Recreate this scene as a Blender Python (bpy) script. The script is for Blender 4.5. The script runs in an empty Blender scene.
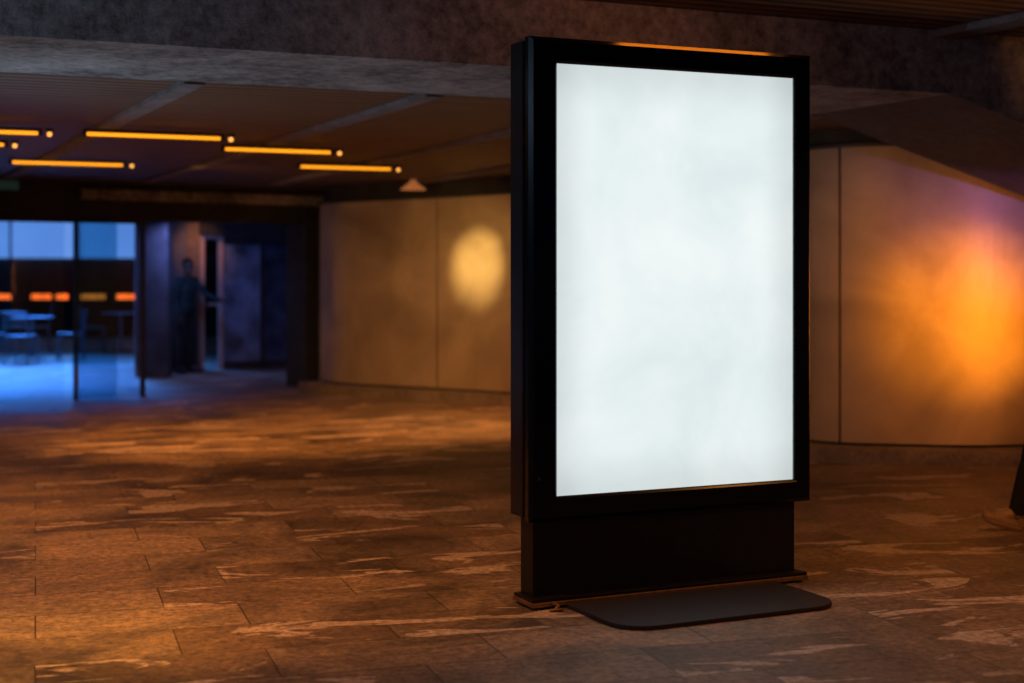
import bpy, bmesh, math, random
import numpy as np
from mathutils import Vector, Matrix
random.seed(4)
TH=math.atan2(.4271,.9042)
CU,SU=math.cos(TH),math.sin(TH)
def W(a,b,z=0.0):            # building grid (a = along sign / beam, b = deeper into the hall)
    return Vector((a*CU-b*SU, a*SU+b*CU, z))
scene=bpy.context.scene
scene.view_settings.view_transform='Standard'
scene.view_settings.look='None'
# ------------------------------------------------------------------ materials
def newmat(name):
    m=bpy.data.materials.new(name); m.use_nodes=True
    nt=m.node_tree; b=nt.nodes['Principled BSDF']; return m,nt,b
def N(nt,t,**kw):
    n=nt.nodes.new(t)
    for k,v in kw.items():
        if k in n.inputs: n.inputs[k].default_value=v
        else: setattr(n,k,v)
    return n
def ramp(nt,stops):
    r=nt.nodes.new('ShaderNodeValToRGB'); cr=r.color_ramp
    while len(cr.elements)<len(stops): cr.elements.new(.5)
    for e,(p,c) in zip(cr.elements,stops):
        e.position=p; e.color=(*c,1) if len(c)==3 else c
    return r
def simple(name,col,rough=.5,metal=0,noise=.15,scale=12,bump=0.05,spec=.5):
    m,nt,b=newmat(name)
    tc=N(nt,'ShaderNodeTexCoord'); n=N(nt,'ShaderNodeTexNoise',Scale=scale,Detail=5)
    nt.links.new(tc.outputs['Object'],n.inputs['Vector'])
    lo=[max(0,c*(1-noise)) for c in col]; hi=[min(1,c*(1+noise)) for c in col]
    r=ramp(nt,[(.3,lo),(.7,hi)]); nt.links.new(n.outputs['Fac'],r.inputs['Fac'])
    nt.links.new(r.outputs['Color'],b.inputs['Base Color'])
    b.inputs['Roughness'].default_value=rough; b.inputs['Metallic'].default_value=metal
    b.inputs['Specular IOR Level'].default_value=spec
    if bump:
        bp=N(nt,'ShaderNodeBump',Strength=bump,Distance=.01); nt.links.new(n.outputs['Fac'],bp.inputs['Height'])
        nt.links.new(bp.outputs['Normal'],b.inputs['Normal'])
    return m
def emit(name,col,s,noise=0,scale=3):
    m,nt,b=newmat(name)
    b.inputs['Base Color'].default_value=(*[c*.5 for c in col],1)
    b.inputs['Emission Color'].default_value=(*col,1); b.inputs['Emission Strength'].default_value=s
    if noise:
        tc=N(nt,'ShaderNodeTexCoord'); n=N(nt,'ShaderNodeTexNoise',Scale=scale,Detail=4)
        nt.links.new(tc.outputs['Object'],n.inputs['Vector'])
        r=ramp(nt,[(.3,[c*(1-noise) for c in col]),(.7,col)]); nt.links.new(n.outputs['Fac'],r.inputs['Fac'])
        nt.links.new(r.outputs['Color'],b.inputs['Emission Color'])
    return m
def concrete(name,dark,light,sc=1.0):
    m,nt,b=newmat(name)
    tc=N(nt,'ShaderNodeTexCoord')
    n1=N(nt,'ShaderNodeTexNoise',Scale=1.3*sc,Detail=12,Roughness=.7)
    n2=N(nt,'ShaderNodeTexNoise',Scale=14*sc,Detail=8,Roughness=.75)
    for n in (n1,n2): nt.links.new(tc.outputs['Object'],n.inputs['Vector'])
    mx=N(nt,'ShaderNodeMath',operation='MULTIPLY_ADD'); mx.inputs[1].default_value=.5
    nt.links.new(n2.outputs['Fac'],mx.inputs[0])
    h=N(nt,'ShaderNodeMath',operation='MULTIPLY'); h.inputs[1].default_value=.5
    nt.links.new(n1.outputs['Fac'],h.inputs[0]); nt.links.new(h.outputs[0],mx.inputs[2])
    r=ramp(nt,[(.40,dark),(.60,light)]); nt.links.new(mx.outputs[0],r.inputs['Fac'])
    nt.links.new(r.outputs['Color'],b.inputs['Base Color']); b.inputs['Roughness'].default_value=.85
    bp=N(nt,'ShaderNodeBump',Strength=1,Distance=.06); nt.links.new(mx.outputs[0],bp.inputs['Height'])
    nt.links.new(bp.outputs['Normal'],b.inputs['Normal'])
    return m
def floor_mat():
    m,nt,b=newmat('stone_paving'); L=nt.links.new
    tc=N(nt,'ShaderNodeTexCoord'); mp=N(nt,'ShaderNodeMapping')
    mp.inputs['Rotation'].default_value=(0,0,-TH+math.radians(8)); L(tc.outputs['Object'],mp.inputs['Vector'])
    br=N(nt,'ShaderNodeTexBrick'); L(mp.outputs[0],br.inputs['Vector'])
    br.offset=.37; br.inputs['Scale'].default_value=1.0
    br.inputs['Brick Width'].default_value=.92; br.inputs['Row Height'].default_value=.46
    br.inputs['Mortar Size'].default_value=.005; br.inputs['Mortar Smooth'].default_value=.5
    br.inputs['Color1'].default_value=(.33,.25,.185,1); br.inputs['Color2'].default_value=(.17,.12,.09,1)
    br.inputs['Mortar'].default_value=(.10,.075,.06,1); br.inputs['Bias'].default_value=-.05
    n2=N(nt,'ShaderNodeTexNoise',Scale=24,Detail=9,Roughness=.8); L(mp.outputs[0],n2.inputs['Vector'])
    r2=ramp(nt,[(.35,(.34,.34,.34)),(.65,(1.55,1.55,1.55))]); L(n2.outputs['Fac'],r2.inputs['Fac'])
    m1=N(nt,'ShaderNodeMix',data_type='RGBA',blend_type='MULTIPLY'); m1.inputs[0].default_value=1
    L(br.outputs['Color'],m1.inputs[6]); L(r2.outputs['Color'],m1.inputs[7])
    n3=N(nt,'ShaderNodeTexNoise',Scale=.9,Detail=10,Roughness=.76,Distortion=.8); L(mp.outputs[0],n3.inputs['Vector'])
    r3=ramp(nt,[(.37,(.32,.32,.33)),(.5,(.82,.81,.79)),(.64,(1.4,1.3,1.15))]); L(n3.outputs['Fac'],r3.inputs['Fac'])
    m2=N(nt,'ShaderNodeMix',data_type='RGBA',blend_type='MULTIPLY'); m2.inputs[0].default_value=1
    L(m1.outputs[2],m2.inputs[6]); L(r3.outputs['Color'],m2.inputs[7])
    n4=N(nt,'ShaderNodeTexNoise',Scale=1.9,Detail=9,Roughness=.6,Distortion=1.2)
    mp2=N(nt,'ShaderNodeMapping'); mp2.inputs['Location'].default_value=(3.1,7.7,0); mp2.inputs['Scale'].default_value=(.6,1.6,1)
    L(mp.outputs[0],mp2.inputs['Vector']); L(mp2.outputs[0],n4.inputs['Vector'])
    r4=ramp(nt,[(.535,(0,0,0)),(.56,(1,1,1))]); L(n4.outputs['Fac'],r4.inputs['Fac'])
    br2=N(nt,'ShaderNodeTexBrick'); L(mp.outputs[0],br2.inputs['Vector']); br2.offset=.37
    br2.inputs['Scale'].default_value=1; br2.inputs['Brick Width'].default_value=.92; br2.inputs['Row Height'].default_value=.46
    br2.inputs['Mortar Size'].default_value=0; br2.inputs['Color1'].default_value=(0,0,0,1); br2.inputs['Color2'].default_value=(1,1,1,1)
    r5=ramp(nt,[(.50,(0,0,0)),(.53,(1,1,1))]); L(br2.outputs['Color'],r5.inputs['Fac'])
    mk=N(nt,'ShaderNodeMath',operation='MULTIPLY'); L(r4.outputs['Color'],mk.inputs[0]); L(r5.outputs['Color'],mk.inputs[1])
    mk2=N(nt,'ShaderNodeMath',operation='MULTIPLY'); L(mk.outputs[0],mk2.inputs[0]); mk2.inputs[1].default_value=.8
    pc=N(nt,'ShaderNodeMix',data_type='RGBA',blend_type='MULTIPLY'); pc.inputs[0].default_value=1; pc.inputs[6].default_value=(.56,.45,.37,1); L(r2.outputs['Color'],pc.inputs[7])
    m3=N(nt,'ShaderNodeMix',data_type='RGBA'); L(mk2.outputs[0],m3.inputs[0]); L(m2.outputs[2],m3.inputs[6]); L(pc.outputs[2],m3.inputs[7])
    L(m3.outputs[2],b.inputs['Base Color'])
    rr=ramp(nt,[(.3,(.42,)*3),(.7,(.68,)*3)]); L(n3.outputs['Fac'],rr.inputs['Fac']); L(rr.outputs['Color'],b.inputs['Roughness'])
    ad=N(nt,'ShaderNodeMath',operation='MULTIPLY_ADD'); ad.inputs[1].default_value=-.3
    L(br.outputs['Fac'],ad.inputs[0]); L(n2.outputs['Fac'],ad.inputs[2])
    bp=N(nt,'ShaderNodeBump',Strength=.6,Distance=.012); L(ad.outputs[0],bp.inputs['Height']); L(bp.outputs['Normal'],b.inputs['Normal'])
    return m
def slat_mat():
    m,nt,b=newmat('timber_slats'); L=nt.links.new
    tc=N(nt,'ShaderNodeTexCoord'); mp=N(nt,'ShaderNodeMapping'); mp.inputs['Rotation'].default_value=(0,0,-TH)
    L(tc.outputs['Object'],mp.inputs['Vector'])
    wv=N(nt,'ShaderNodeTexWave',Scale=2.2,Distortion=0.0); wv.bands_direction='Y'; L(mp.outputs[0],wv.inputs['Vector'])
    n=N(nt,'ShaderNodeTexNoise',Scale=5,Detail=6); mp2=N(nt,'ShaderNodeMapping'); mp2.inputs['Scale'].default_value=(.3,4,1)
    L(mp.outputs[0],mp2.inputs['Vector']); L(mp2.outputs[0],n.inputs['Vector'])
    r=ramp(nt,[(.1,(.012,.007,.004)),(.4,(.13,.08,.046)),(1,(.21,.13,.075))]); L(wv.outputs['Color'],r.inputs['Fac'])
    r2=ramp(nt,[(.3,(.5,)*3),(.7,(1.1,)*3)]); L(n.outputs['Fac'],r2.inputs['Fac'])
    mx=N(nt,'ShaderNodeMix',data_type='RGBA',blend_type='MULTIPLY'); mx.inputs[0].default_value=1
    L(r.outputs['Color'],mx.inputs[6]); L(r2.outputs['Color'],mx.inputs[7]); L(mx.outputs[2],b.inputs['Base Color'])
    b.inputs['Roughness'].default_value=.6
    bp=N(nt,'ShaderNodeBump',Strength=.6,Distance=.02); L(wv.outputs['Color'],bp.inputs['Height']); L(bp.outputs['Normal'],b.inputs['Normal'])
    return m
def panel_mat():
    m,nt,b=newmat('brushed_bronze_panel'); L=nt.links.new
    tc=N(nt,'ShaderNodeTexCoord')
    n=N(nt,'ShaderNodeTexNoise',Scale=1.1,Detail=5,Roughness=.55,Distortion=.6); L(tc.outputs['Object'],n.inputs['Vector'])
    r=ramp(nt,[(.3,(.25,.195,.13)),(.72,(.48,.385,.27))]); L(n.outputs['Fac'],r.inputs['Fac'])
    L(r.outputs['Color'],b.inputs['Base Color'])
    b.inputs['Metallic'].default_value=.12; b.inputs['Specular IOR Level'].default_value=.3
    rr=ramp(nt,[(.3,(.45,)*3),(.7,(.62,)*3)]); L(n.outputs['Fac'],rr.inputs['Fac']); L(rr.outputs['Color'],b.inputs['Roughness'])
    bp=N(nt,'ShaderNodeBump',Strength=.1,Distance=.03); L(n.outputs['Fac'],bp.inputs['Height']); L(bp.outputs['Normal'],b.inputs['Normal'])
    return m
def glass_mat(name,tint=(.8,.95,1),mix=.12):
    m=bpy.data.materials.new(name); m.use_nodes=True; nt=m.node_tree; nt.nodes.clear()
    o=N(nt,'ShaderNodeOutputMaterial'); t=N(nt,'ShaderNodeBsdfTransparent'); t.inputs[0].default_value=(*tint,1)
    g=N(nt,'ShaderNodeBsdfGlossy'); g.inputs['Roughness'].default_value=.03
    mx=N(nt,'ShaderNodeMixShader'); mx.inputs[0].default_value=mix
    nt.links.new(t.outputs[0],mx.inputs[1]); nt.links.new(g.outputs[0],mx.inputs[2]); nt.links.new(mx.outputs[0],o.inputs[0])
    return m
def screen_mat():
    m,nt,b=newmat('backlit_poster_diffuser'); L=nt.links.new
    tc=N(nt,'ShaderNodeTexCoord'); n=N(nt,'ShaderNodeTexNoise',Scale=1.6,Detail=6,Roughness=.55,Distortion=.4); L(tc.outputs['Object'],n.inputs['Vector'])
    r=ramp(nt,[(.28,(.70,.80,.81)),(.5,(.80,.885,.89)),(.72,(.89,.94,.94))]); L(n.outputs['Fac'],r.inputs['Fac'])
    sp=N(nt,'ShaderNodeSeparateXYZ'); L(tc.outputs['Generated'],sp.inputs[0])
    def edge(sock,w):
        s1=N(nt,'ShaderNodeMath',operation='PINGPONG'); s1.inputs[1].default_value=.5; L(sock,s1.inputs[0])
        s2=N(nt,'ShaderNodeMapRange'); s2.inputs['From Max'].default_value=w; s2.inputs['To Min'].default_value=.82; s2.interpolation_type='SMOOTHSTEP'; L(s1.outputs[0],s2.inputs['Value']); return s2.outputs[0]
    e1=edge(sp.outputs['X'],.16); e2=edge(sp.outputs['Z'],.12)
    k=N(nt,'ShaderNodeMath',operation='MULTIPLY'); L(e1,k.inputs[0]); L(e2,k.inputs[1])
    L(r.outputs['Color'],b.inputs['Emission Color']); L(k.outputs[0],b.inputs['Emission Strength'])
    b.inputs['Base Color'].default_value=(.05,.05,.05,1); b.inputs['Roughness'].default_value=.3
    return m
M_floor=floor_mat(); M_slat=slat_mat(); M_panel=panel_mat(); M_screen=screen_mat()
M_conc=concrete('board_marked_concrete',(.09,.088,.088),(.46,.45,.44))
M_concd=concrete('dark_concrete',(.012,.015,.019),(.04,.043,.05))
M_concs=concrete('shaded_stair_soffit',(.05,.042,.038),(.13,.11,.10))  # darker copy of the beam concrete; shade under the slope painted in
M_black=simple('black_powder_coat',(.004,.004,.005),.22,0,.3,30,.01,.3)
M_blackm=simple('black_steel_satin',(.008,.007,.007),.4,0,.3,20,.03,.25)
M_plate=simple('rubberised_plate',(.022,.018,.022),.6,0,.12,60,.05,.3)
M_dark=simple('dark_painted_metal',(.02,.02,.022),.5,0,.3,6)
M_dwall=simple('dark_plaster',(.025,.024,.024),.8,0,.4,4)
M_brass=simple('tarnished_brass_trim',(.22,.12,.045),.45,.5,.3,20)
M_rib=concrete('painted_rib',(.13,.11,.11),(.28,.24,.24),2)
M_tube=emit('warm_tube',(1,.34,.01),1.5)
M_bulb=emit('warm_bulb',(1,.42,.08),1.6)
M_kerb=concrete('kerb_stone',(.14,.11,.09),(.32,.26,.2),2)
M_glass=glass_mat('clear_glass',(.85,.95,1),.06)
M_glasst=glass_mat('teal_glass',(.50,.78,.85),.08)
# ------------------------------------------------------------------ mesh helpers
def link(o): scene.collection.objects.link(o); return o
def mesh_obj(name,bm,mats,parent=None,smooth=False,bevel=0):
    me=bpy.data.meshes.new(name); bmesh.ops.recalc_face_normals(bm,faces=bm.faces); bm.to_mesh(me); bm.free()
    if not isinstance(mats,(list,tuple)): mats=[mats]
    for m in mats: me.materials.append(m)
    if smooth:
        for p in me.polygons: p.use_smooth=True
    o=link(bpy.data.objects.new(name,me))
    if parent: o.parent=parent
    if bevel:
        b=o.modifiers.new('bevel','BEVEL'); b.width=bevel; b.segments=2; b.limit_method='ANGLE'
    return o
def addbox(bm,x0,x1,y0,y1,z0,z1,T=None):
    vs=[bm.verts.new((x,y,z)) for x in (x0,x1) for y in (y0,y1) for z in (z0,z1)]
    if T:
        for v in vs: v.co=T(v.co)
    f=[]
    for q in ((0,1,3,2),(4,6,7,5),(0,4,5,1),(2,3,7,6),(0,2,6,4),(1,5,7,3)): f.append(bm.faces.new([vs[i] for i in q]))
    return f
TW=lambda c: W(c.x,c.y,c.z)
def boxw(name,x0,x1,y0,y1,z0,z1,mat,parent=None,bevel=0,T=None):
    bm=bmesh.new(); addbox(bm,x0,x1,y0,y1,z0,z1,T); return mesh_obj(name,bm,mat,parent,False,bevel)
def tube(bm,pts,r,seg=10,mi=0):
    pts=[Vector(p) for p in pts]; rings=[]
    for i,p in enumerate(pts):
        d=(pts[min(i+1,len(pts)-1)]-pts[max(i-1,0)]).normalized()
        up=Vector((0,0,1)) if abs(d.z)<.9 else Vector((1,0,0))
        a=d.cross(up).normalized(); b=d.cross(a)
        rr=r[i] if isinstance(r,(list,tuple)) else r
        rings.append([bm.verts.new(p+(a*math.cos(t)+b*math.sin(t))*rr) for t in [2*math.pi*k/seg for k in range(seg)]])
    for A,B in zip(rings,rings[1:]):
        for k in range(seg):
            f=bm.faces.new((A[k],A[(k+1)%seg],B[(k+1)%seg],B[k])); f.material_index=mi
    for R in (rings[0],rings[-1]):
        f=bm.faces.new(R); f.material_index=mi
def empty(name,loc=(0,0,0),rz=0):
    e=link(bpy.data.objects.new(name,None)); e.location=loc; e.rotation_euler=(0,0,rz); return e
# ------------------------------------------------------------------ advertising light box
sign=empty('advertising_lightbox',(.084,7.15,0),TH)
SW=1.592; ZB,ZT=.42,2.67
ox0,ox1,oz0,oz1=.142,1.503,.514,2.565
def frame_ring(name,y0,y1,x0,x1,z0,z1,a0,a1,c0,c1,mat,inset=.0,chz=.018):
    bm=bmesh.new()
    def ring(x0,x1,z0,z1,y): return [bm.verts.new(p) for p in ((x0,y,z0),(x1,y,z0),(x1,y,z1),(x0,y,z1))]
    rs=[ring(x0,x1,z0,z1,y1),ring(x0,x1,z0,z1,y0+chz),ring(x0+chz,x1-chz,z0+chz,z1-chz,y0),
        ring(a0-.008,a1+.008,c0-.008,c1+.008,y0),ring(a0,a1,c0,c1,y0+.006),ring(a0,a1,c0,c1,y1)]
    for A,B in zip(rs,rs[1:]+[rs[0]]):
        for k in range(4): bm.faces.new((A[k],A[(k+1)%4],B[(k+1)%4],B[k]))
    return mesh_obj(name,bm,mat,sign)
frame_ring('front_frame',0,.055,0,SW+.012,ZB-.016,ZT+.012,ox0,ox1,oz0,oz1,M_black)
boxw('front_gasket',.010,SW-.010,.055,.066,ZB+.008,ZT-.008,M_dark,sign)
boxw('rear_housing',-.006,SW+.022,.066,.205,ZB,ZT-.004,M_blackm,sign,.006)
bm=bmesh.new(); addbox(bm,ox0-.01,ox1+.01,.022,.03,oz0-.01,oz1+.01); mesh_obj('backlit_poster',bm,M_screen,sign)
bm=bmesh.new()
for (a,b,c,d) in ((ox0,ox0+.004,oz0,oz1),(ox1-.004,ox1,oz0,oz1),(ox0,ox1,oz0,oz0+.004),(ox0,ox1,oz1-.004,oz1)): addbox(bm,a,b,.012,.0215,c,d)
mesh_obj('inner_bezel',bm,simple('grey_bezel',(.12,.14,.15),.4),sign)
boxw('lock_left',.04,.055,-.003,.002,.6,.615,M_dark,sign)
boxw('plinth',.03,SW-.075,.03,.165,.035,ZB,M_blackm,sign,.004)
boxw('plinth_flange',-.005,SW-.035,-.035,.18,.012,.034,M_brass,sign,.004)
boxw('plinth_skirt',0,SW-.04,-.03,.175,.0345,.05,M_blackm,sign,.003)
bm=bmesh.new()
for x in (.03,.72,1.48):
    for y in (-.01,.15): bmesh.ops.create_cone(bm,cap_ends=True,segments=12,radius1=.022,radius2=.018,depth=.012,matrix=Matrix.Translation((x,y,.006)))
mesh_obj('levelling_feet',bm,M_dark,sign)
bm=bmesh.new()
def rrect(x0,x1,y0,y1,r,n=8):
    pts=[]
    for cx,cy,s,rr in ((x1-.01,y1-.01,0,.01),(x0+.01,y1-.01,90,.01),(x0+r,y0+r,180,r),(x1-r,y0+r,270,r)):
        for k in range(n+1):
            t=math.radians(s+90*k/n); pts.append((cx+rr*math.cos(t),cy+rr*math.sin(t)))
    return pts
pr=rrect(.17,1.36,-.60,-.04,.17)
v0=[bm.verts.new((x,y,0.001)) for x,y in pr]; v1=[bm.verts.new((x,y,.022)) for x,y in pr]
bm.faces.new(v0); bm.faces.new(v1)
for i in range(len(pr)): j=(i+1)%len(pr); bm.faces.new((v0[i],v0[j],v1[j],v1[i]))
mesh_obj('stabiliser_plate',bm,M_plate,sign,False,.004)
bm=bmesh.new(); tube(bm,[(.085,-.09,.008),(.12,-.06,.018),(.10,-.035,.03)],.009,8); tube(bm,[(.06,-.085,.008),(.12,-.10,.009)],.008,8)
mesh_obj('bracket_clip',bm,M_brass,sign,True)
# ------------------------------------------------------------------ floor and ceilings
boxw('floor',-26,22,-3,45,-.2,0,M_floor)
H=2.74; BF=7.88; BB=9.37; A0=6.92; TOP=3.15
bm=bmesh.new()
prof=[(-9,H),(A0,H),(15,H-.28*(15-A0)),(15,TOP+.25),(-9,TOP+.25)]
f=[bm.verts.new(W(a,BF,z)) for a,z in prof]; g=[bm.verts.new(W(a,BB,z)) for a,z in prof]
bm.faces.new(f); bm.faces.new(g)
for i in range(5):
    j=(i+1)%5; fc=bm.faces.new((f[i],f[j],g[j],g[i]))
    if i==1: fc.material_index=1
mesh_obj('ceiling_beam',bm,[M_conc,M_concs])
boxw('ceiling',-9,15,-4,BF-.001,TOP,TOP+.2,M_slat,T=TW)
bm=bmesh.new()
for a in (6.75,10.3): addbox(bm,a,a+.22,-3,BF-.002,TOP-.05,TOP-.001,TW)
mesh_obj('ceiling_rib_front',bm,M_rib,None,False,.01)
def zc(b): return 2.76-.014*(b-BB)
bm=bmesh.new()
b0,b1=BB+.001,23.6
q=[W(-12,b0,zc(b0)),W(15,b0,zc(b0)),W(15,b1,zc(b1)),W(-12,b1,zc(b1))]
lo=[bm.verts.new(p) for p in q]; hi=[bm.verts.new(p+Vector((0,0,.25))) for p in q]
bm.faces.new(lo); bm.faces.new(hi)
for i in range(4): j=(i+1)%4; bm.faces.new((lo[i],lo[j],hi[j],hi[i]))
mesh_obj('ceiling_hall',bm,M_slat)
bm=bmesh.new()
for a in (-2.4,-.9,.65,2.2,3.8,5.35,6.9):
    vs=[]
    for (aa,bb,dz) in ((a,b0,-.035),(a+.13,b0,-.035),(a+.13,18.3,-.035),(a,18.3,-.035),(a,b0,-.001),(a+.13,b0,-.001),(a+.13,18.3,-.001),(a,18.3,-.001)):
        vs.append(bm.verts.new(W(aa,bb,zc(bb)+dz)))
    for qf in ((0,1,2,3),(4,5,6,7),(0,1,5,4),(1,2,6,5),(2,3,7,6),(3,0,4,7)): bm.faces.new([vs[k] for k in qf])
mesh_obj('ceiling_rib',bm,M_rib)
# ------------------------------------------------------------------ tube lamps
def tube_lamp(a0,a1,b,z,name='ceiling_tube_lamp',mat=None,rad=.014):
    c=W((a0+a1)/2,b,z); e=empty(name,c,TH); hl=(a1-a0)/2
    boxw('housing',-hl-.03,hl+.03,-.03,.03,-.008,.012,M_dark,e,.003)
    bm=bmesh.new(); tube(bm,[(-hl,0,-.026),(hl,0,-.026)],rad,12); mesh_obj('tube',bm,mat or M_tube,e,True)
    bm=bmesh.new()
    for x in (-hl-.02,hl+.02): addbox(bm,x-.012,x+.012,-.022,.022,-.045,-.0085)
    mesh_obj('end_sockets',bm,M_dark,e)
    bm=bmesh.new(); bmesh.ops.create_uvsphere(bm,u_segments=14,v_segments=8,radius=.020,matrix=Matrix.Translation((hl+.09,0,-.03)))
    mesh_obj('pilot_bulb',bm,M_bulb,e,True)
    boxw('bulb_holder',hl+.0605,hl+.12,-.018,.018,-.0125,.012,M_dark,e)
    return e
for a0,a1,b in ((2.12,3.18,12.3),(1.94,2.98,15.3),(3.46,4.42,13.2),(4.66,5.62,14.84),(.7,1.76,12.4),(.6,1.64,13.5)):
    tube_lamp(a0,a1,b,zc(b)-.048)
tube_lamp(3.85,4.75,6.50,TOP-.013,mat=emit('warm_tube_bright',(1,.23,.012),20),rad=.03)
# ------------------------------------------------------------------ curved metal wall
ctrl=[(-2.49,19.9,2.41),(-2.10,19.3,2.41),(-.906,18.5,2.43),(0,17.8,2.45),(.94,16.4,2.48),(1.79,14.6,2.53),(2.24,13.45,2.57),(2.62,12.85,2.59),(3.25,12.63,2.6),(4.21,12.62,2.6),(6.0,13.4,2.6),(9.0,14.82,2.6)]
def catmull(P,n=14):
    P=[Vector(p) for p in P]; P=[2*P[0]-P[1]]+P+[2*P[-1]-P[-2]]; out=[]
    for i in range(1,len(P)-2):
        for k in range(n):
            t=k/n; p0,p1,p2,p3=P[i-1:i+3]
            out.append(.5*((2*p1)+(-p0+p2)*t+(2*p0-5*p1+4*p2-p3)*t*t+(-p0+3*p1-3*p2+p3)*t**3))
    out.append(P[-2]); return out
path=catmull(ctrl)
def nrm(i):
    d=path[min(i+1,len(path)-1)]-path[max(i-1,0)]; d.z=0; d.normalize(); return Vector((d.y,-d.x,0))
def ribbon(name,off0,off1,z0f,z1f,mat,seams=(),gap=.012):
    bm=bmesh.new(); segs=[]; cur=[]
    for i in range(len(path)):
        cur.append(i)
        if i in seams: segs.append(cur); cur=[i]
    segs.append(cur)
    for s in segs:
        rows=[]
        for n_,i in enumerate(s):
            p=Vector((path[i].x,path[i].y,0)); nn=nrm(i); d=Vector((-nn.y,nn.x,0))
            if n_==0 and s is not segs[0]: p=p+d*gap/2
            if n_==len(s)-1 and s is not segs[-1]: p=p-d*gap/2
            z0,z1=z0f(path[i]),z1f(path[i])
            A=p+nn*off0; B=p+nn*off1
            rows.append([bm.verts.new((A.x,A.y,z0)),bm.verts.new((A.x,A.y,z1)),bm.verts.new((B.x,B.y,z1)),bm.verts.new((B.x,B.y,z0))])
        for R,S in zip(rows,rows[1:]):
            for k in range(4): bm.faces.new((R[k],R[(k+1)%4],S[(k+1)%4],S[k]))
        bm.faces.new(rows[0]); bm.faces.new(rows[-1])
    return mesh_obj(name,bm,mat)
def near(x,y): return min(range(len(path)),key=lambda i:(path[i].x-x)**2+(path[i].y-y)**2)
seams=[near(-.90,18.5),near(.55,17.1),near(1.79,14.6),near(2.73,12.78),near(5.3,13.1),near(7.2,14)]
ribbon('wall_curved',0,-.04,lambda p:.14,lambda p:p.z,M_panel,seams,.022)
ribbon('wall_backing',-.045,-.20,lambda p:0,lambda p:3.1,M_dwall)
ribbon('trim_1',.03,-.0,lambda p:p.z+.002,lambda p:p.z+.03,M_dark)
ribbon('baseboard_curved',.30,0,lambda p:0.001,lambda p:.12,M_kerb)
# ------------------------------------------------------------------ entrance facade (line A-B)
A=Vector((-5.95,17.8,0)); E=Vector((.783,.622,0)).normalized(); Nf=Vector((-E.y,E.x,0))
def TE(c): return A+E*c.x+Nf*c.y+Vector((0,0,c.z))
fac=empty('entrance_facade')
boxw('header_lintel',-5,4.6,-.02,.25,2.17,2.72,M_dwall,fac,T=TE)
boxw('header_fascia',.95,4.6,-.10,-.021,2.41,2.54,M_conc,fac,.01,T=TE)
boxw('column_2',4.03,4.24,-.12,.4,0,2.40,M_concd,fac,.01,T=TE)
boxw('column_face',4.241,4.42,-.14,.2,0,2.40,M_rib,fac,0,T=TE)
bm=bmesh.new()
for x0,x1 in ((-3.0,-2.94),(.93,.965),(1.78,1.83)): addbox(bm,x0,x1,.03,.09,0,2.168,TE)
addbox(bm,-5,1.78,.03,.09,2.13,2.168,TE)
mesh_obj('door_frame_mullions',bm,M_dark,fac)
bm=bmesh.new(); addbox(bm,.97,1.775,.06,.072,.01,2.125,TE); mesh_obj('glass_leaf',bm,M_glass,fac)
bm=bmesh.new(); addbox(bm,-2.93,.80,.06,.072,.01,2.125,TE); mesh_obj('glass_panes',bm,M_glass,fac)
bm=bmesh.new(); addbox(bm,.86,.99,-.05,-.035,.01,2.16,TE); addbox(bm,.99,1.42,-.05,-.04,.01,2.16,TE); mesh_obj('sliding_door',bm,M_glasst,fac)
boxw('exit_sign',-.05,.2,-.06,-.021,2.50,2.60,emit('exit_sign_dim',(.05,.12,.1),.1),fac,T=TE)
boxw('wall_left',-9.2,-9,-3,15.2,0,3.2,M_concd)
C=Vector((-6.0,23.4,0)); E2=Vector((2.7,1.0,0)).normalized(); N2=Vector((-E2.y,E2.x,0))
def TC(c): return C+E2*c.x+N2*c.y+Vector((0,0,c.z))
ves=empty('vestibule_glazing')
M_vwall=simple('grey_blue_plaster',(.14,.15,.18),.8,0,.25,4)
boxw('column_1',-5.46,-4.99,22.2,22.5,0,2.5,simple('grey_pier',(.06,.065,.08),.8,0,.4,3),ves,.01)
boxw('side_wall',.25,1.02,0,.18,0,2.6,M_vwall,ves,T=TC)
boxw('lit_reveal',1.02,1.22,-.05,.18,0,2.6,M_kerb,ves,T=TC)
boxw('upper_fascia',1.22,3.3,0,.15,2.1,2.6,M_dwall,ves,T=TC)
bm=bmesh.new()
pf=[(1.2,2.12),(3.2,1.84),(3.2,2.6),(1.2,2.6)]
f=[bm.verts.new(TC(Vector((x,-.30,z)))) for x,z in pf]; g=[bm.verts.new(TC(Vector((x,-.06,z)))) for x,z in pf]
bm.faces.new(f); bm.faces.new(g)
for i in range(4): j=(i+1)%4; bm.faces.new((f[i],f[j],g[j],g[i]))
mesh_obj('raking_soffit',bm,M_concd,ves)
M_alu=simple('pale_aluminium',(.50,.40,.38),.4,.2,.1,10)
bm=bmesh.new()
for x0,x1 in ((1.225,1.29),(1.51,1.58)): addbox(bm,x0,x1,-.03,.07,0,2.095,TC)
addbox(bm,1.29,1.51,-.03,.07,2.03,2.095,TC)
mesh_obj('door_frame',bm,M_alu,ves)
bm=bmesh.new()
for x0,x1 in ((2.17,2.22),(2.82,2.88)): addbox(bm,x0,x1,0,.06,0,2.095,TC)
addbox(bm,1.58,2.82,0,.06,.0,.12,TC); addbox(bm,1.58,2.82,0,.06,1.95,2.095,TC)
mesh_obj('window_frame',bm,M_dark,ves)
boxw('blue_window_panel',1.585,2.165,.02,.03,.12,1.95,simple('painted_window_blue',(.13,.18,.28),.45,0,.6,3.5),ves,T=TC)  # opaque panel, blue light seen through the glass is put into its colour
boxw('dark_panel',2.225,2.815,.02,.03,.12,1.95,simple('dark_blue_panel',(.04,.06,.11),.3,0,.6,4),ves,T=TC)
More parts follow.
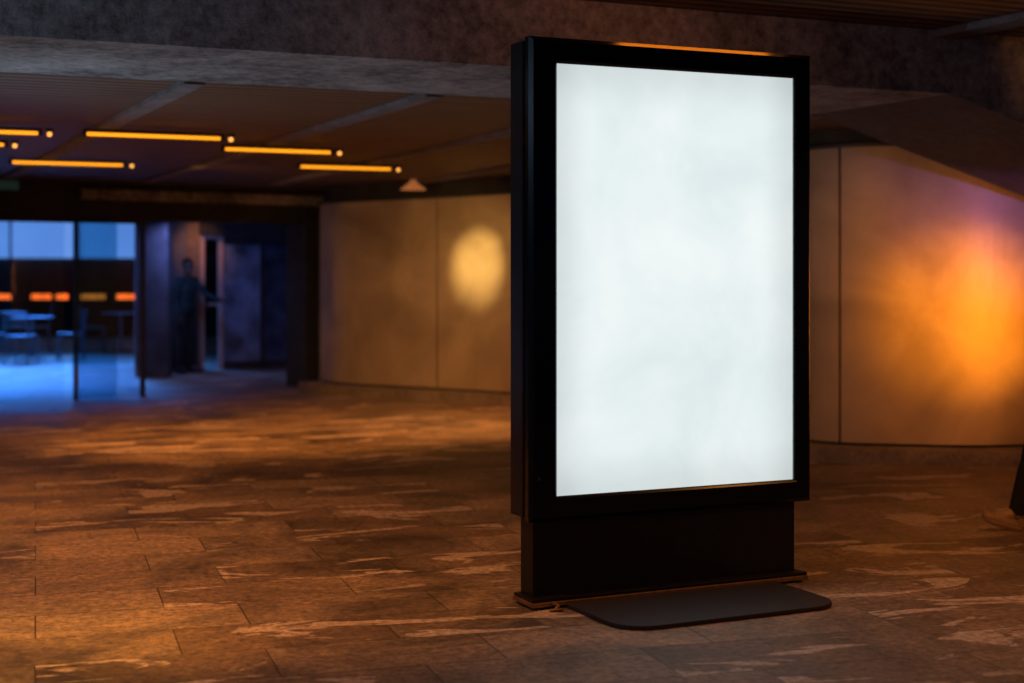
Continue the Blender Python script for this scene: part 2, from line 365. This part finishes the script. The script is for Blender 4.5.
boxw('push_bar',1.32,1.48,-.07,-.04,1.0,1.04,M_alu,ves,T=TC)
# ------------------------------------------------------------------ outdoor street
M_sky=emit('daylight_band_glow',(.13,.29,.75),1.1,.3,.35)
b_=empty('street_building')
boxw('lower_storefront',-24,-1.5,36.2,37,0,1.80,M_dwall,b_)
boxw('daylight_band',-24,-8.5,36.0,36.15,1.81,3.2,M_sky,b_)  # glowing panel standing in for the bright blue daylight outside
boxw('upper_storey',-24,-1.5,36.2,37,1.81,7,M_dwall,b_)
bm=bmesh.new()
for k in range(9): addbox(bm,-23+k*1.6,-22.95+k*1.6,35.95,35.99,1.80,3.2)
mesh_obj('band_mullions',bm,simple('band_mullion',(.12,.2,.4),.5),b_)
boxw('street_counter',-13.5,-5.5,35.2,35.6,0,.86,M_dwall)
M_or=emit('street_lamp_orange',(1,.13,.015),2.0)
bm=bmesh.new()
for x,w_ in ((-11.9,.3),(-11.07,.18),(-10.82,.16),(-10.5,.22),(-9.93,.24),(-9.65,.24),(-9.12,.24),(-8.82,.22)): addbox(bm,x,x+w_,35.3,35.45,.861,.965)
mesh_obj('counter_heater_lamps',bm,M_or)
M_cafe=simple('blue_grey_metal',(.22,.30,.38),.4,.3,.2,10)
def cafe_chair(x,y,rz):
    e=empty('cafe_chair',(x,y,0),rz); bm=bmesh.new()
    for sx in (-.2,.2):
        tube(bm,[(sx,-.2,0),(sx,-.19,.45)],.016); tube(bm,[(sx,.22,0),(sx,.19,.45),(sx,.25,.85)],.016)
    tube(bm,[(-.2,.25,.85),(.2,.25,.85)],.016)
    for k in range(5): addbox(bm,-.2,.2,-.2+k*.085,-.13+k*.085,.45,.47)
    for z in (.6,.7,.79): addbox(bm,-.19,.19,.205+(z-.6)*.12,.22+(z-.6)*.12,z,z+.05)
    mesh_obj('frame_and_slats',bm,M_cafe,e)
def cafe_table(x,y):
    e=empty('cafe_table',(x,y,0)); bm=bmesh.new()
    bmesh.ops.create_cone(bm,cap_ends=True,segments=32,radius1=.36,radius2=.36,depth=.025,matrix=Matrix.Translation((0,0,.735)))
    tube(bm,[(0,0,.02),(0,0,.722)],.025)
    for k in range(4):
        t=math.pi/4+k*math.pi/2; tube(bm,[(0,0,.08),(.26*math.cos(t),.26*math.sin(t),.012)],.014)
    mesh_obj('top_and_pedestal',bm,M_cafe,e)
for (x,y) in ((-8.2,26.2),(-7.3,28.6),(-9.6,28.9)): cafe_table(x,y)
for (x,y,r) in ((-7.55,26.2,-1.4),(-8.85,26.1,1.5),(-6.7,28.5,-1.7),(-7.9,28.9,1.9),(-9.0,29.1,-1.3),(-10.2,28.8,1.5),(-8.1,25.3,3.0)): cafe_chair(x,y,r)
dl=empty('wall_downlight',(-1.18,18.28,2.62))
bm=bmesh.new(); tube(bm,[(0,0,.02),(0,0,-.01),(0,0,-.10)],[.03,.045,.16],16); mesh_obj('shade',bm,emit('glowing_shade',(.55,.18,.05),.5),dl,True)
bm=bmesh.new(); tube(bm,[(0,0,.12),(0,0,.02)],.02,8); mesh_obj('stem',bm,M_dark,dl)
# ------------------------------------------------------------------ people
def cone_caps(bm,p0,p1,r0,r1,seg=14):
    p0=Vector(p0);p1=Vector(p1); d=p1-p0; L=d.length
    d=d/L if L>1e-6 else Vector((0,0,1))
    up=Vector((0,0,1)) if abs(d.z)<.9 else Vector((1,0,0)); a=d.cross(up).normalized(); b=d.cross(a)
    rings=[]; c0=bm.verts.new(p0-d*r0); c1=bm.verts.new(p1+d*r1)
    prof=[(-math.cos(t)*r0,math.sin(t)*r0) for t in (.4,.8,1.2,math.pi/2)]+[(L+math.cos(t)*r1,math.sin(t)*r1) for t in (math.pi/2,1.2,.8,.4)]
    for h,r in prof: rings.append([bm.verts.new(p0+d*h+(a*math.cos(t)+b*math.sin(t))*r) for t in [2*math.pi*k/seg for k in range(seg)]])
    for R,S in zip(rings,rings[1:]):
        for k in range(seg): bm.faces.new((R[k],R[(k+1)%seg],S[(k+1)%seg],S[k]))
    for k in range(seg):
        bm.faces.new((c0,rings[0][(k+1)%seg],rings[0][k])); bm.faces.new((c1,rings[-1][k],rings[-1][(k+1)%seg]))
def hand_parts(w,d,n):
    w=Vector(w);d=Vector(d).normalized();n=Vector(n); n=(n-d*n.dot(d)).normalized(); s=d.cross(n)
    P=[]; lens=(.92,1.05,1.0,.78)
    for i in range(4):
        k=w+d*(.088-.004*abs(i-1.3))+s*((i-1.5)*.0205)
        P.append(('skin',w+s*((i-1.5)*.010),k,.016,.0115))
        p=k; ang=0
        for L,bend,r in ((.042,.35+.06*i,.0095),(.027,.45,.0085),(.021,.35,.0075)):
            ang+=bend; q=p+(d*math.cos(ang)+n*math.sin(ang))*L*lens[i]; P.append(('skin',p,q,r,r-.0006)); p=q
    t0=w+d*.022-s*.018; t1=t0+(d*.62-s*.62+n*.35).normalized()*.045; t2=t1+(d*.85-s*.25+n*.35).normalized()*.032
    P+= [('skin',t0,t1,.015,.0115),('skin',t1,t2,.011,.009)]
    return P
def person(name,loc,rz,J,cols):
    P=[]; V=Vector
    pel,che=V(J['pelvis']),V(J['chest']); nk=V(J['neck']); hd=V(J['head'])
    def add(l,a,b,ra,rb): P.append((l,V(a),V(b),ra,rb))
    sx=V((1,0,0))
    add('trouser',pel-sx*.065,pel+sx*.065,.105,.105)
    wa=pel.lerp(che,.45)
    add('top',pel+V((-.05,0,.06)),wa-sx*.05,.105,.098); add('top',pel+V((.05,0,.06)),wa+sx*.05,.105,.098)
    add('top',wa-sx*.05,che-sx*.075,.1,.11); add('top',wa+sx*.05,che+sx*.075,.1,.11); add('top',wa,che,.1,.11)
    for s in (-1,1):
        sh=V(J['sh%d'%s]); el=V(J['el%d'%s]); wr=V(J['wr%d'%s])
        add('top',che+sx*s*.07,sh-V((s*.03,0,0)),.10,.062); add('top',nk-V((0,0,.05)),sh,.055,.055)
        add('top',sh,el,.058,.045); add('top',el,wr-(wr-el)*.06,.045,.034); add('skin',wr-(wr-el)*.1,wr,.027,.026)
        P.extend(hand_parts(wr,J['hd%d'%s],J['hn%d'%s]))
        hp=pel+V((s*.09,0,-.04)); kn=V(J['kn%d'%s]); an=V(J['an%d'%s])
        add('trouser',hp,kn,.095,.064); mid=kn.lerp(an,.3); add('trouser',kn,mid+V((0,.008,0)),.062,.06); add('trouser',mid,an,.06,.05)
        t=V(J['toe%d'%s]); he=an+V((0,.035,0))-V((0,0,.055)); he=V(J.get('heel%d'%s,he))
        add('shoe',an-V((0,0,.01)),he,.045,.036); ball=he.lerp(t,.72)
        add('shoe',he,ball,.036,.042); add('shoe',he,ball+V((.012,0,0)),.03,.038);add('shoe',ball,t,.042,.03); add('shoe',an,ball,.04,.036)
    add('top',che,nk-V((0,0,.04)),.105,.06)
    add('skin',nk-V((0,0,.04)),hd-V((0,-.012,.05)),.056,.052)
    f=V(J['face']).normalized(); r=f.cross(V((0,0,1))).normalized(); u=V((0,0,1))
    h=lambda a,b,c: hd+r*a+f*b+u*c
    add('skin',h(0,-.018,.032),h(0,.012,.03),.078,.076); add('skin',h(0,.03,0),h(0,.045,-.075),.058,.034)
    for s in (-1,1):
        add('skin',h(s*.025,.02,-.02),h(s*.022,.04,-.07),.048,.03)
        add('skin',h(s*.072,-.005,.02),h(s*.074,.0,-.022),.013,.009)
        add('eye',h(s*.03,.079,.006),h(s*.031,.0791,.006),.0115,.0115)
        add('hair',h(s*.018,.088,.027),h(s*.043,.078,.027),.0055,.005)
        add('hair',h(s*.045,-.03,.05),h(s*.055,-.03,0),.045,.03)
    add('skin',h(0,.085,.008),h(0,.106,-.026),.009,.013)
    add('lip',h(-.018,.083,-.052),h(.018,.083,-.052),.0075,.0075)
    add('hair',h(0,-.03,.055),h(0,.03,.066),.078,.058); add('hair',h(0,-.045,.04),h(0,-.05,-.02),.062,.045)
    bm=bmesh.new()
    for l,a,b,ra,rb in P: cone_caps(bm,a,b,ra,rb)
    me=bpy.data.meshes.new(name); bmesh.ops.recalc_face_normals(bm,faces=bm.faces); bm.to_mesh(me); bm.free()
    o=link(bpy.data.objects.new(name,me))
    rm=o.modifiers.new('r','REMESH'); rm.mode='VOXEL'; rm.voxel_size=.006
    sm=o.modifiers.new('s','SMOOTH'); sm.factor=.5; sm.iterations=2
    dg=bpy.context.evaluated_depsgraph_get(); me2=bpy.data.meshes.new_from_object(o.evaluated_get(dg))
    o.modifiers.clear(); o.data=me2; me2.name=name
    labs=['skin','top','trouser','shoe','eye','hair','lip','sole']
    me2.materials.clear()
    for l in labs: me2.materials.append(cols[l])
    n=len(me2.polygons); ce=np.empty(n*3); me2.polygons.foreach_get('center',ce); ce=ce.reshape(-1,3)
    best=np.full(n,1e9); idx=np.zeros(n,dtype=np.int32)
    for l,a,b,ra,rb in P:
        a=np.array(a);b=np.array(b);d=b-a; t=np.clip(((ce-a)@d)/max(d@d,1e-9),0,1)
        dist=np.abs(np.linalg.norm(ce-(a+t[:,None]*d),axis=1)-(ra+(rb-ra)*t))
        if l in('eye','lip'): dist-=.003
        k=dist<best; best[k]=dist[k]; idx[k]=labs.index(l)
    for s in (-1,1):
        t=np.array(J['toe%d'%s]); an=np.array(J['an%d'%s]); he=np.array(J.get('heel%d'%s,an+np.array([0,.035,-.055])))
        d=t-he; tt=((ce-he)@d)/(d@d); base=he[2]+tt*d[2]
        k=(idx==3)&(ce[:,2]<base-.012)&(np.abs(ce[:,0]-he[0])<.09); idx[k]=7
    me2.polygons.foreach_set('material_index',idx); me2.polygons.foreach_set('use_smooth',np.ones(n,dtype=bool))
    mn=min(v.co.z for v in me2.vertices)
    o.location=(loc[0],loc[1],loc[2]-mn+.001); o.rotation_euler=(0,0,rz); return o
def cols(top,tr,shoe,sole,hair,sk=(.42,.25,.17)):
    return dict(skin=simple('skin',sk,.5,0,.1,20,.02),top=simple('cloth_top',top,.85,0,.3,25,.2),trouser=simple('cloth_trousers',tr,.85,0,.3,25,.2),
      shoe=simple('shoe_leather',shoe,.5,0,.15),eye=simple('eye',(.05,.04,.035),.2,0,.1),hair=simple('hair',hair,.7,0,.4,60,.3),lip=simple('lip',(.35,.13,.11),.5,0,.1),sole=simple('shoe_sole',sole,.6,0,.1))
JA={'pelvis':(0,0,.93),'chest':(0,-.02,1.27),'neck':(0,-.02,1.45),'head':(0,-.05,1.60),'face':(-.5,-1,-.12),
 'sh-1':(-.19,-.02,1.39),'el-1':(-.25,.03,1.11),'wr-1':(-.25,-.06,.87),'hd-1':(0,-.25,-1),'hn-1':(1,0,0),
 'sh1':(.19,-.03,1.39),'el1':(.27,-.19,1.17),'wr1':(.27,-.44,1.09),'hd1':(-.1,-1,-.05),'hn1':(0,0,-1),
 'kn-1':(-.11,-.03,.50),'an-1':(-.13,.03,.09),'toe-1':(-.16,-.15,.035),
 'kn1':(.11,-.05,.50),'an1':(.13,0,.09),'toe1':(.17,-.18,.035)}
person('man_at_door',(-4.90,23.0,0),math.radians(66),JA,cols((.004,.024,.025),(.004,.005,.006),(.01,.01,.01),(.02,.02,.02),(.006,.005,.005),(.05,.03,.022)))
JB={'pelvis':(0,0,.90),'chest':(0,.0,1.25),'neck':(0,-.01,1.44),'head':(0,-.04,1.59),'face':(0,-1,-.08),
 'sh-1':(-.19,0,1.37),'el-1':(-.25,.07,1.11),'wr-1':(-.25,-.02,.88),'hd-1':(0,-.2,-1),'hn-1':(1,0,0),
 'sh1':(.19,0,1.37),'el1':(.25,.10,1.12),'wr1':(.24,.10,.86),'hd1':(0,.05,-1),'hn1':(-1,0,0),
 'kn1':(.09,-.29,.50),'an1':(.09,-.39,.12),'toe1':(.10,-.575,.10),'heel1':(.09,-.375,.045),
 'kn-1':(-.09,-.02,.49),'an-1':(-.09,.34,.17),'toe-1':(-.10,.23,.035),'heel-1':(-.09,.40,.12)}
person('walking_pedestrian',(3.44,9.35,0),math.radians(-90),JB,cols((.02,.02,.025),(.007,.006,.006),(.34,.21,.12),(.8,.55,.3),(.03,.02,.012)))
# ------------------------------------------------------------------ lights
def spot(name,loc,target,P,col,ang,blend=1,r=.05):
    l=bpy.data.lights.new(name,'SPOT'); l.energy=P; l.color=col; l.spot_size=math.radians(ang); l.spot_blend=blend; l.shadow_soft_size=r
    o=link(bpy.data.objects.new(name,l)); o.location=loc; o.rotation_euler=(Vector(target)-Vector(loc)).to_track_quat('-Z','Y').to_euler(); return o
def area(name,loc,target,P,col,sx,sy,spread=180):
    l=bpy.data.lights.new(name,'AREA'); l.shape='RECTANGLE'; l.size=sx; l.size_y=sy; l.energy=P; l.color=col; l.spread=math.radians(spread)
    o=link(bpy.data.objects.new(name,l)); o.location=loc; o.rotation_euler=(Vector(target)-Vector(loc)).to_track_quat('-Z','Y').to_euler(); return o
OR=(1,.35,.07)
spot('floor_spot',(-3.2,13.0,2.6),(-2.6,15.0,0),470,OR,110)
spot('floor_spot',(-.2,15.2,2.55),(-.8,15.8,0),300,(1,.38,.10),100)
spot('floor_spot',(-4.4,9.8,2.6),(-3.3,10.4,0),230,OR,120)
spot('floor_spot',(-1.2,6.6,3.0),(-1.7,8.0,0),370,OR,100)
spot('floor_spot',(-2.4,5.6,3.0),(-2.1,6.3,0),420,(1,.42,.05),42)
spot('floor_spot',(3.3,7.0,2.95),(2.6,8.4,0),150,OR,105)
spot('floor_spot',(1.2,4.8,3.0),(.8,6.0,0),75,OR,100)
spot('wall_spot_yellow',(-1.15,16.75,2.55),(-.42,18.1,1.68),330,(1,.64,.19),30)
spot('wall_spot_wash',(-.6,16.6,2.5),(-.6,18.3,1.5),55,(1,.52,.15),85)
spot('wall_spot_wash',(-3.4,15.5,2.5),(-1.7,19,1.5),45,(1,.50,.18),75)
spot('wall_spot_orange',(4.6,10.2,1.4),(3.78,12.6,1.24),600,(1,.30,.010),38)
spot('wall_spot_orange',(4.6,10.2,1.4),(3.70,12.6,1.2),190,(1,.28,.03),68)
spot('wall_spot_violet',(4.9,10.2,1.9),(4.2,12.6,2.35),105,(.20,.16,1),56)
spot('wall_spot_amber',(2.4,10.9,2.3),(2.7,12.7,1.4),30,(1,.40,.11),100)
spot('beam_spot_orange',(4.4,6.3,1.9),(4.45,9.3,3.0),230,(1,.33,.06),38)
spot('ceiling_warm_fill',(-6.8,11.0,.2),(-3.4,13.2,2.7),130,(1,.40,.12),95)  # unseen fill added off frame to brighten the hall ceiling
area('cool_hall_light',(-4,4,2.9),(0,9,2.9),28,(.45,.68,1),2,.4)
spot('beam_cool_fill',(-4.2,9.3,.1),(-1.6,9.6,2.74),210,(.50,.76,1),95)  # unseen fill added at floor level to give the soffit its cool window tint
area('street_skylight',(-10.5,27.5,5.0),(-9.8,23.4,0),800,(.06,.27,1),6,4,70)
area('vestibule_light',(-4.7,21.8,2.15),(-4.4,22.6,0),18,(.25,.32,1),.8,.4)
spot('vestibule_spot',(-4.75,22.6,2.45),(-4.85,23.8,1.9),42,OR,46)
w=bpy.data.worlds.new('World'); scene.world=w; w.use_nodes=True
w.node_tree.nodes['Background'].inputs[0].default_value=(.03,.07,.2,1); w.node_tree.nodes['Background'].inputs[1].default_value=.2
# ------------------------------------------------------------------ camera
cd=bpy.data.cameras.new('camera'); cam=link(bpy.data.objects.new('camera',cd)); cam.location=(0,0,1.6); cam.rotation_euler=(math.pi/2,0,0)
cd.sensor_width=36; cd.lens=53.86; cd.shift_y=-.0728
cd.dof.use_dof=True; cd.dof.focus_distance=7.4; cd.dof.aperture_fstop=1.3
scene.camera=cam
